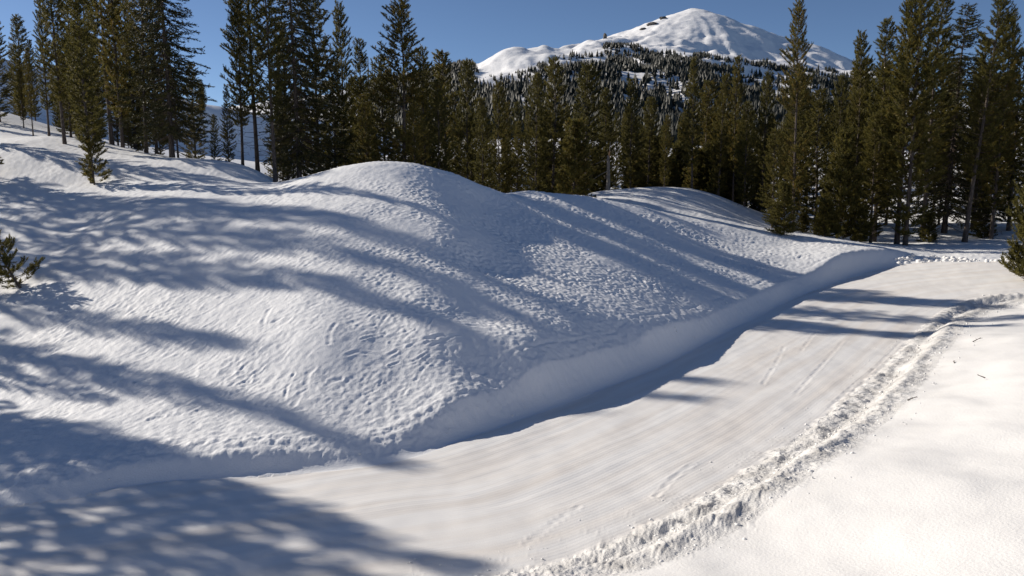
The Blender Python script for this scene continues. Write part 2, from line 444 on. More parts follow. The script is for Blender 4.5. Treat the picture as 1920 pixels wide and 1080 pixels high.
    for k in range(4):
        q = quads[zone == k]
        used, inv = np.unique(q, return_inverse=True)
        o = mesh_object(names[k], Pf[used], inv.reshape(-1, 4), mats[k], smooth=True)
        me = o.data
        for an, arr in (("dirt", dirt), ("across", dR), ("along", along)):
            if k == 1 or an == "dirt":
                a = me.attributes.new(an, 'FLOAT', 'POINT'); a.data.foreach_set("value", arr.ravel()[used].astype(np.float32))
        me.normals_split_custom_set_from_vertices(nf[used].tolist())
        o["kind"] = "structure"; o["label"] = labels[k]; o["category"] = ["snow", "trail", "snow berm", "snow bank"][k]
def ALR_of(x, y):
    return gsample(ALR, x, y)

def mesh_object(name, verts, faces, mat, parent=None, smooth=False, link=True):
    me = mesh_data(name, verts, faces, smooth)
    me.materials.append(mat)
    o = bpy.data.objects.new(name, me)
    if parent: o.parent = parent
    COL.objects.link(o)
    return o
def mesh_data(name, verts, faces, smooth=False):
    verts = np.asarray(verts, np.float32); faces = np.asarray(faces, np.int32)
    me = bpy.data.meshes.new(name)
    k = faces.shape[1]; n = len(faces)
    me.vertices.add(len(verts)); me.vertices.foreach_set("co", verts.ravel())
    me.loops.add(n * k); me.loops.foreach_set("vertex_index", faces.ravel())
    me.polygons.add(n)
    me.polygons.foreach_set("loop_start", np.arange(0, n * k, k, dtype=np.int32))
    me.polygons.foreach_set("loop_total", np.full(n, k, np.int32))
    me.polygons.foreach_set("use_smooth", np.full(n, smooth, bool))
    me.update(calc_edges=True)
    return me
build_snow()

# ------------------------------------------------------------------ the mountain and the country behind
def build_mountain():
    pts = [at(*p) for p in [
        (1297, 17, 4200), (1270, 24, 4180), (1245, 34, 4150), (1222, 42, 4100), (1180, 60, 3950), (1140, 80, 3750), (1100, 92, 3500), (1060, 98, 3300), (990, 104, 3000),
        (940, 130, 2800), (900, 150, 2650), (860, 158, 2500), (800, 170, 2300), (700, 190, 2000), (600, 215, 1800), (400, 235, 1800), (0, 240, 1800), (-500, 240, 1800),
        (1322, 28, 4240), (1350, 51, 4290), (1400, 66, 4330), (1450, 74, 4350), (1500, 88, 4350), (1550, 108, 4350), (1590, 128, 4300), (1700, 180, 4200), (1900, 235, 4000), (2500, 270, 3500),
        (1297, 60, 3700), (1297, 95, 3150), (1297, 130, 2550), (1297, 165, 2000), (1297, 205, 1500), (1297, 250, 1000), (1297, 290, 500),
        (1180, 100, 3200), (1180, 140, 2500), (1180, 190, 1700), (1150, 240, 1000), (1100, 130, 2500), (1060, 120, 2700), (1060, 160, 1900), (1060, 200, 1300), (1000, 150, 2000), (960, 200, 1200), (1000, 240, 800),
        (860, 200, 1400), (860, 240, 850), (700, 240, 900), (1400, 100, 3600), (1400, 140, 2900), (1400, 180, 2300), (1400, 230, 1500), (1500, 130, 3500), (1500, 165, 2700), (1500, 205, 2000), (1600, 200, 2500), (1700, 250, 1500)]]
    pts += [(x, 300, 4) for x in (-1500, -600, -150, 150, 600, 1500, 3000)] + [(x, 130, 1) for x in (-400, 0, 400)]
    pts += [(x, 7500, 0) for x in (-4000, -1500, 0, 1000, 2500, 5000)] + [(-4000, 2000, 60), (-4000, 4500, 0), (5500, 4000, 60), (5500, 1500, 30), (-1200, 4800, 60), (0, 5400, 250), (900, 5200, 420), (2400, 5200, 250), (-3000, 300, 0), (5000, 300, 0)]
    surf = TPS(pts, reg=0.0005, scale=1000.0)
    ys = np.concatenate([np.linspace(112, 600, 30, endpoint=False), np.linspace(600, 4700, 260, endpoint=False), np.linspace(4700, 9000, 20)])
    us = np.concatenate([np.linspace(-1.6, -0.25, 40, endpoint=False), np.linspace(-0.25, 0.55, 320, endpoint=False), np.linspace(0.55, 1.6, 40)])
    U, Y = np.meshgrid(us, ys, indexing='ij')
    X = U * (Y + 150)
    Z0 = surf(X, Y)
    def relief(x, y, z):
        px_, py_, _ = at(1297, 17, 4200)
        ang = np.arctan2(x - px_, -(y - py_)); rr = np.hypot(x - px_, y - py_)
        amp = sstep(60, 900, rr) * sstep(600, 1600, y)
        g = fbm(ang * 7 + 0.4 * fbm(x / 600, y / 600, 2, 90), rr / 1400.0, 3, 91)
        h = amp * (13 * g + 19 * fbm(x / 260, y / 260, 4, 92) + 42 * (0.4 - np.abs(fbm(x / 520, y / 520, 3, 93))))
        h += sstep(250, 700, y) * 6 * fbm(x / 90, y / 90, 3, 94)
        return h
    Z = Z0 + relief(X, Y, Z0)
    n, k = X.shape
    idx = np.arange(n * k).reshape(n, k)
    q = np.stack([idx[:-1, :-1], idx[1:, :-1], idx[1:, 1:], idx[:-1, 1:]], -1).reshape(-1, 4)
    m, nt, b = new_mat("mountain_snow")
    geo = N(nt, "ShaderNodeNewGeometry")
    n1 = N(nt, "ShaderNodeTexNoise"); n1.inputs["Scale"].default_value = 0.012; n1.inputs["Detail"].default_value = 6
    nt.links.new(geo.outputs["Position"], n1.inputs["Vector"])
    c = ramp(nt, n1.outputs["Fac"], [(0.3, (0.87, 0.87, 0.88, 1)), (0.7, (0.92, 0.92, 0.92, 1))])
    nt.links.new(c, b.inputs["Base Color"]); b.inputs["Roughness"].default_value = 0.7
    n2 = N(nt, "ShaderNodeTexNoise"); n2.inputs["Scale"].default_value = 0.03; n2.inputs["Detail"].default_value = 6
    nt.links.new(geo.outputs["Position"], n2.inputs["Vector"])
    bp = N(nt, "ShaderNodeBump"); bp.inputs["Strength"].default_value = 0.5; bp.inputs["Distance"].default_value = 7.0
    nt.links.new(n2.outputs["Fac"], bp.inputs["Height"]); nt.links.new(bp.outputs[0], b.inputs["Normal"])
    o = mesh_object("mountain", np.stack([X, Y, Z], -1).reshape(-1, 3), q, m, smooth=True)
    o["kind"] = "structure"; o["label"] = "snow-covered volcanic peak rising behind the forest"; o["category"] = "mountain"
    def height(x, y):
        z = surf(x, y)
        return z + relief(x, y, z)
    return height
mountain_z = build_mountain()

def foliage_material(name, dark, light, trans=0.22):
    m, nt, b = new_mat(name)
    oi = N(nt, "ShaderNodeObjectInfo")
    at_ = N(nt, "ShaderNodeAttribute", attribute_name="tint")
    ad = N(nt, "ShaderNodeMath", operation='MULTIPLY_ADD'); nt.links.new(oi.outputs["Random"], ad.inputs[0]); ad.inputs[1].default_value = 0.35
    sb = N(nt, "ShaderNodeMath", operation='MULTIPLY'); nt.links.new(at_.outputs["Fac"], sb.inputs[0]); sb.inputs[1].default_value = 0.65
    nt.links.new(sb.outputs[0], ad.inputs[2])
    c = ramp(nt, ad.outputs[0], [(0.0, rgb(dark)), (0.75, rgb(light)), (1.0, rgb((light[0] * 1.35, light[1] * 1.05, light[2])))])
    nt.links.new(c, b.inputs["Base Color"]); b.inputs["Roughness"].default_value = 0.55
    b.inputs["Specular IOR Level"].default_value = 0.25
    tr = N(nt, "ShaderNodeBsdfTranslucent"); nt.links.new(c, tr.inputs[0])
    mx = N(nt, "ShaderNodeMixShader"); mx.inputs[0].default_value = trans
    out = nt.nodes["Material Output"]
    nt.links.new(b.outputs[0], mx.inputs[1]); nt.links.new(tr.outputs[0], mx.inputs[2]); nt.links.new(mx.outputs[0], out.inputs[0])
    return m
M_needle = foliage_material("pine_needles", (0.075, 0.072, 0.022), (0.175, 0.152, 0.038), 0.48)
M_needle_dark = foliage_material("fir_needles", (0.034, 0.038, 0.016), (0.080, 0.074, 0.024), 0.22)
M_far = foliage_material("far_conifers", (0.010, 0.014, 0.012), (0.024, 0.028, 0.019), 0.0)
def bark_material(name, a, bcol, sc=9.0):
    m, nt, b = new_mat(name)
    tc = N(nt, "ShaderNodeTexCoord"); mp = N(nt, "ShaderNodeMapping"); mp.inputs["Scale"].default_value = (sc, sc, sc * 0.22)
    nt.links.new(tc.outputs["Object"], mp.inputs[0])
    n1 = N(nt, "ShaderNodeTexNoise"); n1.inputs["Scale"].default_value = 2.0; n1.inputs["Detail"].default_value = 6
    nt.links.new(mp.outputs[0], n1.inputs["Vector"])
    c = ramp(nt, n1.outputs["Fac"], [(0.35, rgb(a)), (0.65, rgb(bcol))])
    nt.links.new(c, b.inputs["Base Color"]); b.inputs["Roughness"].default_value = 0.85
    bp = N(nt, "ShaderNodeBump"); bp.inputs["Strength"].default_value = 0.6; bp.inputs["Distance"].default_value = 0.03
    nt.links.new(n1.outputs["Fac"], bp.inputs["Height"]); nt.links.new(bp.outputs[0], b.inputs["Normal"])
    return m
M_bark = bark_material("pine_bark", (0.040, 0.030, 0.024), (0.125, 0.098, 0.08))
M_dead = bark_material("weathered_wood", (0.10, 0.088, 0.078), (0.25, 0.225, 0.20))
M_split = bark_material("split_wood", (0.30, 0.16, 0.08), (0.45, 0.26, 0.13))
M_twig = bark_material("dead_twig", (0.05, 0.035, 0.025), (0.12, 0.085, 0.06))

# distant conifers of the mountain, one mass
def build_far_forest():
    rng = np.random.default_rng(21)
    px = rng.uniform(700, 1680, 330000)
    y = rng.uniform(600, 3900, 330000)
    x = (px - 960) / F * y / 1.01
    z = mountain_z(x, y)
    sx, sy = project(x, y, z)
    hist, edges = np.histogram(sy, bins=60, range=(60, 300))          # even out the stand over the slope
    wgt = 1.0 / (hist[np.clip(np.digitize(sy, edges) - 1, 0, 59)] + 200.0)
    pick = (rng.uniform(0, 1, len(sy)) < wgt / np.percentile(wgt, 92)) & (sy < 285)
    px, x, y, z, sx, sy = (q[pick] for q in (px, x, y, z, sx, sy))
    n = fbm(sx / 46.0, (sy - 0.28 * sx) / 8.0, 3, 95); n2 = fbm(sx / 70.0, (sy - 0.2 * sx) / 18.0, 2, 96)
    # tree line: from the left shoulder up to the knob, then down along the right flank
    tl = np.interp(sx, [560, 880, 905, 960, 1000, 1040, 1070, 1100, 1140, 1200, 1300, 1400, 1480, 1600, 2050], [100, 100, 152, 146, 130, 112, 104, 100, 86, 90, 104, 114, 122, 138, 220])
    deep = sy - tl
    p = 0.30 + 0.95 * sstep(0, 34, deep)
    keep = (deep > 0) & (sy < 300) & ((deep > 62) | (0.55 * n + 0.45 * n2 + 1.25 * (p - 0.5) + 0.34 > rng.uniform(0, .35, len(px))))
    def run(poly, w):
        nonlocal keep
        poly = np.array(poly, float)
        for a, b in zip(poly[:-1], poly[1:]):
            d = b - a; t = np.clip(((sx - a[0]) * d[0] + (sy - a[1]) * d[1]) / (d @ d), 0, 1)
            dist = np.hypot(sx - a[0] - t * d[0], (sy - a[1] - t * d[1]) * 1.6)
            keep &= dist > w * (1 + .35 * vnoise(sx / 18, sy / 10, 97))
    run([(895, 150), (990, 112)], 12); run([(1050, 122), (1128, 116)], 13); run([(1180, 112), (1240, 140)], 9); run([(1150, 128), (1190, 150)], 7)
    run([(1225, 155), (1255, 168), (1290, 188)], 7); run([(1330, 140), (1420, 150), (1480, 165)], 6); run([(1400, 165), (1470, 180), (1500, 215)], 9); run([(1320, 115), (1460, 140), (1540, 180)], 8)
    run([(900, 128), (935, 118)], 3); run([(975, 190), (1010, 240)], 10)
    idx = np.where(keep)[0]
    # thin the stand so trees keep some distance on the picture-independent plan
    idx = rng.permutation(idx)[:31000]
    x, y, z = x[idx], y[idx], z[idx]
    T = len(idx)
    h = rng.uniform(13, 24, T) * np.where(deep[idx] < 25, 0.72, 1.0) * np.interp(y, [300, 1200, 3900], [0.7, 1.0, 1.6])
    rad = h * rng.uniform(0.20, 0.32, T)
    sides, tiers = 5, 3
    a = np.linspace(0, 2 * np.pi, sides, endpoint=False)
    vs_, fs_ = [], []
    nv = tiers * (sides + 1)
    V = np.zeros((T, nv, 3)); Fc = []
    for t in range(tiers):
        z0 = 0.08 + 0.62 * t / tiers; z1 = min(1.0, z0 + 0.50) if t < tiers - 1 else 1.0
        rr = (1 - z0) ** 0.85
        o = t * (sides + 1)
        jr = rng.uniform(0.6, 1.25, (T, sides)); ja = rng.uniform(-.4, .4, (T, sides)); jz = rng.uniform(-.04, .04, (T, sides))
        V[:, o:o + sides, 0] = x[:, None] + rad[:, None] * rr * jr * np.cos(a + ja + t)
        V[:, o:o + sides, 1] = y[:, None] + rad[:, None] * rr * jr * np.sin(a + ja + t)
        V[:, o:o + sides, 2] = z[:, None] + h[:, None] * (z0 + jz) - 0.5
        V[:, o + sides] = np.stack([x, y, z + h * z1 - 0.5], -1)
        Fc += [(o + i, o + (i + 1) % sides, o + sides) for i in range(sides)]
    Fc = np.array(Fc)
    faces = (Fc[None] + (np.arange(T) * nv)[:, None, None]).reshape(-1, 3)
    o = mesh_object("distant_forest", V.reshape(-1, 3), faces, M_far)
    tint = np.repeat(rng.uniform(0, 1, T), nv).astype(np.float32)
    o.data.attributes.new("tint", 'FLOAT', 'POINT').data.foreach_set("value", tint)
    o["kind"] = "stuff"; o["label"] = "dark mass of far conifers on the mountain's lower flanks"; o["category"] = "forest"
build_far_forest()

# ------------------------------------------------------------------ conifers
class Wood:
    def __init__(self): self.v = []; self.f = []
    def tube(self, pts, rads, sides=4):
        pts = np.asarray(pts, float); base = len(self.v)
        ax = np.gradient(pts, axis=0); ax /= np.linalg.norm(ax, axis=1, keepdims=True) + 1e-9
        for p, d, r in zip(pts, ax, rads):
            ref = np.array([0, 0, 1.0]) if abs(d[2]) < 0.8 else np.array([1.0, 0, 0])
            u = np.cross(d, ref); u /= np.linalg.norm(u); w = np.cross(d, u)
            for k in range(sides):
                a = 2 * math.pi * k / sides
                self.v.append(p + r * (math.cos(a) * u + math.sin(a) * w))
        for i in range(len(pts) - 1):
            for k in range(sides):
                a, b = base + i * sides + k, base + i * sides + (k + 1) % sides
                self.f.append((a, b, b + sides, a + sides))
def tufts(P, D, L, Rr, blades, width, rng, tint):
    """bottle-brush needle clumps: base point, axis, length, needle reach"""
    T = len(P)
    u = rng.uniform(0.0, 1.0, (T, blades)); a = rng.uniform(0, 2 * np.pi, (T, blades))
    ref = np.where(np.abs(D[:, 2:3]) < 0.85, np.array([[0, 0, 1.0]]), np.array([[1.0, 0, 0]]))
    S = np.cross(D, ref); S /= np.linalg.norm(S, axis=1, keepdims=True); W = np.cross(D, S)
    rad = np.cos(a)[..., None] * S[:, None] + np.sin(a)[..., None] * W[:, None]
    tan = -np.sin(a)[..., None] * S[:, None] + np.cos(a)[..., None] * W[:, None]
    open_ = (1.15 - 0.75 * u)[..., None]
    dr = D[:, None] * np.cos(open_) + rad * np.sin(open_)
    base = P[:, None] + D[:, None] * (L[:, None] * u)[..., None]
    tip = base + dr * (Rr[:, None] * rng.uniform(0.75, 1.25, (T, blades)))[..., None]
    w = width * rng.uniform(0.7, 1.3, (T, blades))[..., None]
    V = np.stack([base - tan * w, base + tan * w, tip], 2).reshape(-1, 3)
    Fc = np.arange(T * blades * 3).reshape(-1, 3)
    tt = np.repeat(tint, blades * 3)
    return V, Fc, tt

def make_conifer(seed, H, crown_base, reach, kind, blades=19, bare_gap=None):
    """unit of construction: trunk, limbs, crown meshes for a tree H metres tall"""
    rng = np.random.default_rng(seed)
    trunk = Wood(); limbs = Wood()
    nseg = 14
    t = np.linspace(0, 1, nseg)
    wob = 0.012 * H * np.stack([vnoise(t * 2.5, t * 0 + seed, 3), vnoise(t * 2.5, t * 0 + seed + 9, 4)], -1) * t[:, None]
    r0 = 0.0068 * H + 0.03
    tp = np.c_[wob, t * H - 0.25 * (t == 0)]
    trunk.tube(tp, r0 * (1 - t) ** 0.85 * (1 + 0.35 * np.exp(-t * 30)) + 0.006, 8)
    def axis(z):
        return np.array([np.interp(z, tp[:, 2], tp[:, 0]), np.interp(z, tp[:, 2], tp[:, 1]), z])
    TP, TD, TL = [], [], []
    z = crown_base * H * 0.35
    step = {'fir': 0.26, 'pine': 0.28, 'young': 0.17}[kind]
    gap = rng.uniform(0, 1, 40)
    while z < H * 0.985:
        f = z / H
        live = f > crown_base
        if kind == 'fir':
            prof = (1 - f) ** 0.8 * min(1, 0.75 + 3 * max(f - crown_base, 0))
        elif kind == 'young':
            prof = (1 - f) ** 0.62
        else:
            prof = (1 - f) ** 0.62 * min(1.0, 0.35 + 2.4 * max(f - crown_base, 0)) 
        lump = 1.0 + 0.32 * float(vnoise(np.array([z * 0.55]), np.array([seed * 3.7]), 7)[0])
        n = rng.integers(3, 6) if kind == 'pine' else rng.integers(5, 8)
        if bare_gap and bare_gap[0] < f < bare_gap[1]:
            n = rng.integers(0, 2)
        a0 = rng.uniform(0, 6.28)
        for k in range(n):
            a = a0 + 6.283 * k / max(n, 1) + rng.uniform(-.45, .45)
            Lb = reach * prof * rng.uniform(0.55, 1.25) * lump * (1 + 0.22 * math.sin(a + seed) ) + 0.10
            if not live:
                Lb = reach * rng.uniform(0.2, 0.75)
                if rng.uniform() < 0.45: continue
            zz = z + rng.uniform(-.12, .12)
            o = axis(zz)
            hd = np.array([math.cos(a), math.sin(a), 0])
            if kind == 'fir':
                up0, up1 = -0.10 - 0.45 * (1 - f) + rng.uniform(-.15, .1), -0.25 + 0.35 * rng.uniform()
                if f > 0.8: up0, up1 = 0.35, 0.4
            else:
                up0 = -0.22 + 0.75 * f + rng.uniform(-.15, .15); up1 = up0 + 0.55 + rng.uniform(0, .4)
            s = np.linspace(0, 1, 5)
            slope = up0 + (up1 - up0) * s ** 1.6
            rise = np.concatenate([[0], np.cumsum((slope[1:] + slope[:-1]) / 2 * 0.25)])
            side = np.array([-hd[1], hd[0], 0]) * rng.uniform(-.18, .18)
            pts = o + Lb * (hd * s[:, None] + np.array([0, 0, 1.0]) * rise[:, None] + side * (s ** 2)[:, None])
            rb = 0.010 + 0.011 * Lb
            limbs.tube(pts, rb * (1 - 0.85 * s), 3)
            if not live:
                for q in range(2):
                    s0 = rng.uniform(.4, .95); b0 = o + Lb * (hd * s0) + np.array([0, 0, Lb * np.interp(s0, s, rise)])
                    dd = hd + rng.normal(0, .7, 3); dd /= np.linalg.norm(dd)
                    limbs.tube([b0, b0 + dd * Lb * .18, b0 + dd * Lb * .32 + (0, 0, -.03)], [.008, .006, .003], 3)
                continue
            # needle clumps along the outer part of the limb and on side twigs
            inner = 0.25 if kind == 'fir' else (0.30 if Lb > 0.7 else 0.1)
            nt_ = max(2, int(Lb * (8.5 if kind == 'fir' else 9.5)))
            for q in range(nt_):
                s0 = inner + (1 - inner) * (q + rng.uniform(0, 1)) / nt_
                b0 = np.array([np.interp(s0, s, pts[:, i]) for i in range(3)])
                tang = hd + np.array([0, 0, np.interp(s0, s, slope)])
                sd = np.array([-hd[1], hd[0], 0]) * (1 if q % 2 else -1) * rng.uniform(0.3, 1.1) * (1.25 - s0)
                if kind == 'fir':
                    dd = tang * 0.8 + sd * 1.2 + np.array([0, 0, rng.uniform(-.35, .1)])
                else:
                    dd = tang * 0.75 + sd + np.array([0, 0, rng.uniform(0.1, 0.8)])
                dd /= np.linalg.norm(dd)
                ln = rng.uniform(0.20, 0.40) * (1.15 - 0.3 * s0) * min(1, 0.6 + Lb * .6)
                TP.append(b0); TD.append(dd); TL.append(ln)
                if rng.uniform() < 0.55:
                    d2 = dd + rng.normal(0, .45, 3) + np.array([0, 0, .15]); d2 /= np.linalg.norm(d2)
                    TP.append(b0 + dd * ln * .75); TD.append(d2); TL.append(ln * .8)
            dd = hd + np.array([0, 0, slope[-1]]); dd /= np.linalg.norm(dd)
            TP.append(pts[-1]); TD.append(dd); TL.append(0.24)
        z += step * rng.uniform(0.75, 1.3) * (1 if f < .8 else .8)
    for q in range(3):
        TP.append(axis(H * (0.955 + .015 * q))); TD.append(np.array([0, 0, 1.0])); TL.append(0.3)
    TP, TD, TL = np.array(TP), np.array(TD), np.array(TL)
    tint = np.clip(0.5 + 0.40 * rng.normal(size=len(TP)) , 0, 1)
    V, Fc, tt = tufts(TP, TD, TL, np.full(len(TP), 0.145 if kind != 'fir' else 0.12), blades, 0.021 if kind != 'fir' else 0.023, rng, tint)
    cm = mesh_data("crown", V, Fc)
    cm.attributes.new("tint", 'FLOAT', 'POINT').data.foreach_set("value", tt.astype(np.float32))
    cm.materials.append(M_needle_dark if kind == 'fir' else M_needle)
    tm = mesh_data("trunk", np.array(trunk.v), np.array(trunk.f), True); tm.materials.append(M_bark)
    lm = mesh_data("limbs", np.array(limbs.v), np.array(limbs.f)); lm.materials.append(M_twig)
    return dict(H=H, trunk=tm, limbs=lm, crown=cm, tris=len(Fc))
KIND = {
    'slim': [make_conifer(100 + i, 15, 0.12 + .05 * i, 1.55, 'pine') for i in range(3)],
    'skirt': [make_conifer(120 + i, 14, 0.05, 1.85, 'pine') for i in range(4)],
    'tall': [make_conifer(140 + i, 19, 0.26, 2.1, 'pine') for i in range(2)],
    'open': [make_conifer(150 + i, 18, 0.12, 2.3, 'pine', bare_gap=(.40, .52)) for i in range(1)],
    'fir': [make_conifer(160 + i, 17, 0.10, 2.9, 'fir', blades=11) for i in range(2)],
    'young': [make_conifer(180 + i, 5, 0.03, 1.1, 'young') for i in range(2)],
    'sprig': [make_conifer(196, 3.0, 0.02, 1.0, 'pine')],
    'bush': [make_conifer(190 + i, 4, 0.02, 1.5, 'young') for i in range(1)],
}
count = {}
def plant(name, x, y, height, kind, label, group=None, var=None, lean=(0, 0), rot=None, z=None, wide=1.0, cat="tree"):
    vs_ = KIND[kind]
    i = count.get(kind, 0); count[kind] = i + 1
    v = vs_[(i if var is None else var) % len(vs_)]
    e = bpy.data.objects.new(name, None)
    e.empty_display_size = 0.3
    s = height / v['H']
    e.location = (x, y, (gz(x, y) if z is None else z) - 0.03)
    rr = random.Random(i * 7 + len(kind) * 131 + int(x * 10))
    sx = s * wide * rr.uniform(0.75, 1.3)
    e.scale = (sx, sx, s)
    e.rotation_euler = (lean[0] + R(rr.uniform(-1.3, 1.3)), lean[1] + R(rr.uniform(-1.3, 1.3)), (rr.uniform(0, 6.28) if not (lean[0] or lean[1]) else 0.0) if rot is None else rot)
    e["label"] = label; e["category"] = cat
    if group: e["group"] = group
    COL.objects.link(e)
    for part in ("trunk", "limbs", "crown"):
        c = bpy.data.objects.new(part, v[part]); c.parent = e
        if part != "trunk": c["kind"] = "stuff"
        COL.objects.link(c)
    return e
def plant_px(px, top, Y, kind, label, name="pine_tree", group=None, **kw):
    x = (px - 960) / F * Y / 1.0098
    z = gz(x, Y)
    yn = (top - 540.0) / F
    zt = CAM_Z + Y * (-SP - yn * CP) / (CP - yn * SP)
    return plant(name, x, Y, zt - z, kind, label, group, z=z, **kw)

TREES = [
    # left stand, seen against the light
    (-40, -120, 40, 'skirt', "dark pine cut off by the left edge of the picture"),
    (8, 16, 54, 'skirt', "dark pine with its tip showing, leftmost whole crown on the skyline"),
    (52, 26, 62, 'slim', "slim far pine standing between the two leftmost dark crowns"),
    (98, -40, 44, 'slim', "dark pine with short reddish trunk on the left slope"),
    (126, -70, 41, 'slim', "dark pine with grey trunk just left of the leaning young pine"),
    (214, -190, 47, 'tall', "tall dark pine with the thickest bare trunk of the left stand"),
    (234, -150, 43.5, 'slim', "dark pine whose trunk stands right beside the thick bare trunk"),
    (277, -120, 41.5, 'tall', "tall dark pine with long bare trunk left of the dense fir"),
    (325, -230, 40, 'fir', "broad dense dark fir at the right end of the left stand", ),
    (296, -90, 50, 'skirt', "dark pine crowded behind the dense fir of the left stand"),
    (182, -60, 52, 'skirt', "dark pine crowded behind the leaning young pine"),
    (150, -20, 56, 'skirt', "dark far pine on the left slope behind the grey trunk"),
    (258, -40, 58, 'skirt', "dark far pine seen between the bare trunks of the left stand"),
    (368, 120, 62, 'skirt', "dark pine peeping out right of the dense fir"),
    (404, 214, 52, 'skirt', "small slim pine standing left of a taller one in the left gap"),
    (429, 158, 50, 'slim', "slender young pine in the left gap before the shaded slope"),
    # middle stand behind the mound
    (456, -30, 43, 'slim', "slim tall pine forming the left side of the middle stand"),
    (484, -150, 47, 'tall', "tall pine standing behind the slim pine of the middle stand"),
    (516, -120, 37.5, 'tall', "tall pine with a bare trunk foot beside the mound's left shoulder"),
    (562, -190, 41, 'fir', "broadest dark fir with layered boughs in the middle stand"),
    (600, -60, 46, 'skirt', "dark pine right of the broad layered fir, behind the mound"),
    (540, 40, 52, 'skirt', "dark pine hidden among trunks behind the broad layered fir"),
    (648, 2, 47, 'slim', "slender pointed pine right of the broad layered fir"),
    (630, 120, 44, 'skirt', "bushy dark pine low in front of the slender pointed pine"),
    (678, 76, 52, 'slim', "narrow spindly pine just left of the dead grey spire"),
    (724, 104, 50, 'skirt', "short pine leaning into the left side of the wide pointed pine"),
    (760, -8, 43, 'open', "wide pointed pine rising straight above the mound's top"),
    (690, 175, 42, 'skirt', "low dark pine directly below the dead grey spire"),
    (798, 86, 44, 'skirt', "dark pine touching the right side of the wide pointed pine"),
    (822, 150, 42, 'skirt', "lower dark pine at the right foot of the middle stand"),
    (780, 190, 39, 'skirt', "dark low pine just behind the mound's rounded top"),
    # centre
    (838, 93, 62, 'slim', "slim isolated spire on the skyline right of the middle stand"),
    (876, 110, 56, 'skirt', "pointed pine second on the skyline right of the middle stand"),
    (936, 150, 58, 'skirt', "olive pine in front of the mountain's left foot"),
    (906, 185, 52, 'skirt', "lower olive pine between the two left skyline pines"),
    (1004, 138, 56, 'skirt', "pointed olive pine below the white left shoulder"),
    (1036, 106, 58, 'skirt', "tallest olive pine below the mountain's white left shoulder"),
    (1076, 230, 50, 'young', "short olive pine left of the broken grey snag"),
    (1100, 120, 60, 'skirt', "tall olive pine rising behind the broken grey snag"),
    (1136, 165, 62, 'slim', "olive pine directly behind the broken grey snag"),
    (1182, 148, 58, 'skirt', "pointed olive pine right of the broken grey snag"),
    (1215, 182, 60, 'skirt', "middling olive pine second to the right of the snag"),
    (1246, 215, 56, 'skirt', "shorter olive pine before the dark mountain forest"),
    (1298, 108, 56, 'slim', "tall olive pine pointing at the snowy summit"),
    (1322, 150, 62, 'skirt', "olive pine just right of the one pointing at the summit"),
    (1348, 140, 58, 'skirt', "olive pine right of centre below the summit's right flank"),
    (1376, 104, 60, 'slim', "tall thin olive pine below the summit's right flank"),
    (1398, 190, 55, 'skirt', "shorter olive pine beside the tall thin one"),
    (1430, 132, 60, 'skirt', "olive pine left of the tall lone pine with open crown"),
    (1452, 240, 48, 'skirt', "bushy pine at the left foot of the tall lone pine"),
    (1492, -4, 49, 'open', "tall lone pine with open crown before the mountain's right flank"),
    # right stand
    (1534, 170, 54, 'skirt', "rounded olive pine right of the tall lone pine"),
    (1572, 140, 56, 'skirt', "olive pine at the left edge of the right stand"),
    (1608, 58, 52, 'slim', "pointed pine, first tall spire of the right stand"),
    (1646, 38, 50.5, 'slim', "pointed pine, second tall spire of the right stand"),
    (1690, -45, 48.5, 'tall', "tall olive pine with pale trunk at the trail bend"),
    (1706, -60, 47.5, 'skirt', "leafy olive pine with its pale trunk beside another at the bend"),
    (1640, 210, 49, 'skirt', "lower golden olive pine in front of the pointed spires"),
    (1575, 250, 49, 'young', "low golden pine at the left foot of the right stand"),
    (1738, -10, 52, 'slim', "thin pine left of the dark layered fir on the right"),
    (1778, 8, 54, 'fir', "dark layered fir with drooping boughs in the right stand"),
    (1832, 78, 55, 'skirt', "dusky pine right of the drooping dark fir"),
    (1818, -30, 48.5, 'tall', "tall pine with dark bare trunk, leaning right near the trail end"),
    (1868, 20, 50, 'slim', "thin pine beside the leaning one at the right edge"),
    (1900, 90, 54, 'skirt', "dark pine near the picture's right edge behind the roadside pine"),
    (1946, 60, 49, 'skirt', "pine cut by the right edge above the roadside pine"),
]
for tpl in TREES:
    px, top, Y, kind, label = tpl[:5]
    plant_px(px, top, Y, kind, label, name="fir_tree" if kind == 'fir' else "pine_tree",
             lean=(0, R(4.5)) if "leaning right" in label else (0, 0), group="pines of the near stands")
# the young pine leaning on the left slope
plant_px(172, -30, 33.5, 'slim', "young dark pine leaning left, with twiggy skirt, on the left slope", lean=(0, R(-2.5)), group="pines of the near stands")
plant_px(176, 262, 33.2, 'sprig', "small twiggy pine bush at the foot of the leaning young pine", name="pine_bush", wide=0.9, group="small pines on the snow")
plant("pine_sapling", -14.2, 22.9, 1.6, 'sprig', "small bent pine sapling at the left edge above its blue shadow", lean=(0, R(-30)), wide=0.95, group="small pines on the snow")
x_, y_, z_ = at(-20, 300, 34)
plant("pine_sapling", x_ - .3, y_, 2.2, 'sprig', "low pine boughs reaching in over the snow at the left edge", group="small pines on the snow")
x_, y_, z_ = at(1935, 505, 33)
plant("roadside_pine", x_ + 1.5, 35.0, 5.6, 'bush', "bushy sunlit young pine at the right edge beside the trail bend", wide=0.75, group="small pines on the snow")
plant("roadside_pine", 24.5, 29.0, 1.6, 'bush', "low dark pine clump shading the near edge of the bend", group="small pines on the snow")
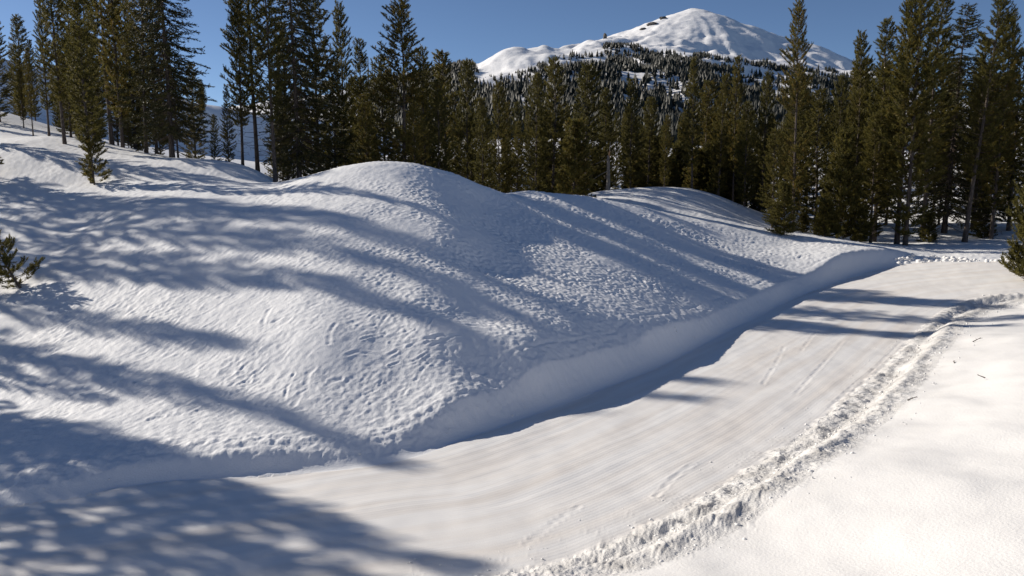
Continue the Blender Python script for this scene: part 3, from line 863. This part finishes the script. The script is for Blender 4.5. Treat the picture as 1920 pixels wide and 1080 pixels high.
for i, (px, top, Y, lb) in enumerate([(1552, 375, 47, "small green pine at the snow edge left of the trail bend"), (1475, 345, 45, "dense low pine at the right end of the shaded rise"),
                                      (1750, 400, 49, "low dark brush between the tall trunks at the bend"), (1620, 385, 47.5, "low bushy pine left of the pale twin trunks"),
                                      (1510, 400, 50, "little pine sapling alone on the lit snow left of the bend"), (1855, 380, 51, "young pine low under the leaning tall pine")]):
    plant_px(px, top, Y, 'young', lb, wide=1.3, group="small pines on the snow")

# crowded stand filling the background: nothing tells these apart
rngb = random.Random(5)
def fill(n, px0, px1, Y0, Y1, t0, t1, label, group, kinds=('skirt', 'slim', 'skirt')):
    k = 0
    while k < n:
        px = rngb.uniform(px0, px1); Y = rngb.uniform(Y0, Y1)
        plant_px(px, rngb.uniform(t0, t1), Y, rngb.choice(kinds), label, group=group)
        k += 1
fill(34, 850, 1180, 64, 100, 190, 260, "olive pine crowded in the stand behind the mound and snag", "crowded pines behind the mound")
fill(38, 1180, 1480, 62, 105, 190, 262, "olive pine crowded in the stand below the mountain's right flank", "crowded pines below the right flank")
fill(44, 1480, 1980, 56, 100, 100, 240, "pine crowded in the shadowy depth of the right stand", "crowded pines of the right stand")
fill(10, 820, 1900, 105, 150, 215, 275, "far pine whose tip shows between the crowded stands under the mountain", "far pines under the mountain", ('skirt',))
fill(26, 985, 1460, 59, 72, 262, 322, "bushy young pine filling the gap under the olive pines behind the snag", "bushy young pines under the olive stand", ('young',))
fill(28, -60, 345, 46, 80, 40, 190, "dark pine crowded deep in the left stand", "crowded pines of the left stand")
fill(18, 450, 840, 50, 85, 130, 240, "dark pine crowded deep in the middle stand", "crowded pines of the middle stand")
fill(5, 378, 400, 126, 131, 146, 165, "tiny pine on the far snow crest in the left gap", "tiny pines on the far crest", ('skirt',))

# trees left of the picture: their shadows lie across the snow
for (x, y, h, kind) in [(-23.8, 22.2, 9.0, 'skirt'), (-22.0, 20.7, 7.8, 'skirt'), (-20.9, 22.4, 6.0, 'skirt'), (-21.7, 20.2, 10.4, 'slim'), (-19.6, 19.6, 8.6, 'skirt'), (-21.4, 18.9, 10.0, 'skirt'),
                        (-20.0, 17.6, 8.6, 'skirt'), (-18.6, 15.9, 7.4, 'skirt'), (-27.4, 26.2, 11.2, 'slim'), (-27.6, 28.4, 10.0, 'slim'), (-31.4, 35.2, 14.6, 'slim'), (-30.6, 32.8, 13.2, 'slim'),
                        (-33.9, 38.6, 15.6, 'tall'), (-31.0, 38.0, 12.5, 'slim'), (-28.1, 31.0, 9.0, 'slim'), (-24.4, 25.0, 7.2, 'slim')]:
    plant("pine_tree", x, y, h, kind, "pine standing left of the picture whose shadow crosses the snow", group="pines left of the picture")

# ------------------------------------------------------------------ dead wood
def snag(name, px, base_y, top_y, Y, r0, label, stubs, broken):
    rng = np.random.default_rng(int(px))
    x, _, zb = at(px, base_y, Y); zb = gz(x, Y)
    zt = at(px, top_y, Y)[2]; H = zt - zb
    e = bpy.data.objects.new(name, None); e.location = (x, Y, zb - 0.05); COL.objects.link(e)
    e["label"] = label; e["category"] = "dead tree"
    t = np.linspace(0, 1, 10)
    w = Wood(); w.tube(np.c_[0.03 * H * 0.2 * np.sin(t * 5), 0.02 * H * 0.2 * np.cos(t * 4), t * H * (0.72 if broken else 1)], r0 * (1 - 0.45 * t if broken else 1 - .8 * t) * (1 + .25 * np.exp(-t * 12)), 9)
    mesh_object("trunk", np.array(w.v), np.array(w.f), M_dead, e, True)
    if broken:
        w = Wood(); tt = np.linspace(0, 1, 6)
        w.tube(np.c_[0.02 + .05 * tt, 0.0 * tt, H * (0.68 + 0.14 * tt)], r0 * (0.52 - 0.3 * tt), 6)
        mesh_object("split_wood", np.array(w.v), np.array(w.f), M_split, e, True)
        w = Wood()
        w.tube(np.c_[0.05 + .06 * tt, 0.0 * tt + .03, H * (0.70 + 0.30 * tt)], r0 * (0.40 - 0.34 * tt), 5)
        mesh_object("splinter", np.array(w.v), np.array(w.f), M_dead, e, True)
    for (f, dx, dz, l) in stubs:
        w = Wood(); q = np.linspace(0, 1, 5)
        w.tube(np.c_[dx * l * q, rng.uniform(-.3, .3) * l * q, H * f + dz * l * q ** 1.4], 0.028 * (1 - .75 * q), 4)
        mesh_object("branch_stub", np.array(w.v), np.array(w.f), M_dead, e)
snag("broken_snag", 1140, 357, 264, 54, 0.15, "broken grey dead trunk with pale splintered top on the shaded rise", [(.40, -1, -.55, 1.1), (.64, -1, -.35, .9), (.2, 1, -.3, .5), (.5, 1, .2, .35)], True)
snag("dead_spire", 697, 330, 106, 58, 0.16, "thin bare dead spire on the skyline of the middle stand",
     [(.60 + .04 * i, (-1) ** i, -.5 - .1 * (i % 3), 1.5 - .1 * i) for i in range(8)], False)

# ------------------------------------------------------------------ loose snow lumps, twigs and rock
def build_clods():
    rng = np.random.default_rng(77)
    ico = np.array([(-1, t, 0) for t in (1.618,)] + [(1, 1.618, 0), (-1, -1.618, 0), (1, -1.618, 0), (0, -1, 1.618), (0, 1, 1.618), (0, -1, -1.618), (0, 1, -1.618), (1.618, 0, -1), (1.618, 0, 1), (-1.618, 0, -1), (-1.618, 0, 1)], float) / 1.9
    tri = np.array([(0, 11, 5), (0, 5, 1), (0, 1, 7), (0, 7, 10), (0, 10, 11), (1, 5, 9), (5, 11, 4), (11, 10, 2), (10, 7, 6), (7, 1, 8), (3, 9, 4), (3, 4, 2), (3, 2, 6), (3, 6, 8), (3, 8, 9), (4, 9, 5), (2, 4, 11), (6, 2, 10), (8, 6, 7), (9, 8, 1)])
    P, S = [], []
    def along(curve, n, off0, off1, s0, s1, ok):
        k = 0
        while k < n:
            i = rng.integers(1, len(curve) - 1); a = curve[i]
            d = curve[i + 1, :2] - curve[i - 1, :2]; d /= np.linalg.norm(d)
            o = rng.uniform(off0, off1)
            x, y = a[0] - d[1] * o + rng.uniform(-.2, .2), a[1] + d[0] * o + rng.uniform(-.2, .2)
            if not ok(x, y): continue
            P.append((x, y)); S.append(rng.uniform(s0, s1) * rng.uniform(.5, 1)); k += 1
    along(Rc, 1500, -1.45, 0.02, 0.010, 0.040, lambda x, y: -4 < x < 24 and y > 5)
    along(Rc, 160, -2.0, -1.1, 0.010, 0.03, lambda x, y: -4 < x < 24 and y > 5)
    along(Rc, 220, 0.0, 0.8, 0.008, 0.02, lambda x, y: -4 < x < 24 and y > 5)
    along(Lc, 300, 0.0, 0.9, 0.06, 0.19, lambda x, y: 20 < x < 40)
    along(Lc, 120, 0.1, 0.9, 0.012, 0.03, lambda x, y: -8 < x < 18)
    P = np.array(P); S = np.array(S); n = len(P)
    z = ground(P[:, 0], P[:, 1])[0] + S * 0.25
    jit = rng.uniform(0.65, 1.3, (n, 12, 1))
    V = np.stack([P[:, 0], P[:, 1], z], -1)[:, None] + ico[None] * jit * S[:, None, None] * np.array([1.15, 1.0, 0.8])
    o = mesh_object("snow_lumps", V.reshape(-1, 3), (tri[None] + (np.arange(n) * 12)[:, None, None]).reshape(-1, 3), M_bank, smooth=True)
    o["kind"] = "stuff"; o["label"] = "loose lumps of snow strewn along both edges of the trail"; o["category"] = "snow lumps"
build_clods()
def twig(x, y, l, a, label, up=0.3):
    w = Wood(); q = np.linspace(0, 1, 5); z = gz(x, y)
    main = np.c_[np.cos(a) * l * q, np.sin(a) * l * q, 0.02 + up * l * q]
    w.tube(main, 0.014 * (1 - .6 * q), 5)
    for k, sgn in ((2, 1), (3, -1)):
        b = main[k]; w.tube([b, b + np.array([math.cos(a + sgn), math.sin(a + sgn), .3]) * l * .3], [.008, .003], 4)
    o = mesh_object("fallen_twig", np.array(w.v), np.array(w.f), M_twig); o.location = (x, y, z)
    o["label"] = label; o["category"] = "twig"; o["group"] = "fallen twigs on the snow"
for px, py, z, l, a, lb in [(1478, 703, 0, .0, 0, ""), (1702, 747, .5, .22, .2, "dark twig on the broken snow at the trail's near edge"), (1848, 702, .9, .16, 2.5, "small dark twig lying on the clean bank, higher of two"),
                          (1825, 632, .8, .3, .4, "brown bark scrap and twig near the top of the bank"), (1790, 675, .7, .12, 1.2, "tiny dark twig between the berm and the clean bank")]:
    if l:
        p = at_z(px, py, z); twig(p[0], p[1], l, a, lb)
p = at(1382, 382, 54); twig(p[0], p[1] , 1.3, 0.1, "dark stick poking out of the shaded rise", 0.55)

def rock(name, px, py, Y, sx, sz, label, seed):
    rng = np.random.default_rng(seed)
    x, y, z = at(px, py, Y); z = float(mountain_z(np.array([x]), np.array([y]))[0])
    import bmesh
    bm = bmesh.new(); bmesh.ops.create_icosphere(bm, subdivisions=2, radius=1)
    for v in bm.verts:
        k = rng.uniform(.65, 1.25); v.co = Vector((v.co.x * sx * k, v.co.y * sx * .7 * k, v.co.z * sz * k))
    me = bpy.data.meshes.new(name); bm.to_mesh(me); bm.free(); me.materials.append(M_rock)
    o = bpy.data.objects.new(name, me); o.location = (x, y, z); COL.objects.link(o)
    o["label"] = label; o["category"] = "rock"
M_rock = bark_material("dark_rock", (0.05, 0.045, 0.042), (0.13, 0.12, 0.11), 0.2)
rock("rock_outcrop", 1224, 47, 3960, 26, 12, "dark rock outcrop on the left crater rim below the summit", 1)
rock("rock_outcrop", 1243, 41, 4020, 20, 13, "dark rock knob on the rim, nearest the summit", 2)
rock("rock_outcrop", 1206, 54, 3920, 18, 9, "small dark rock on the rim, farthest left from the summit", 3)
rock("rock_pinnacle", 1134, 79, 3740, 9, 26, "tiny dark pinnacle on the mountain's left shoulder ridge", 4)
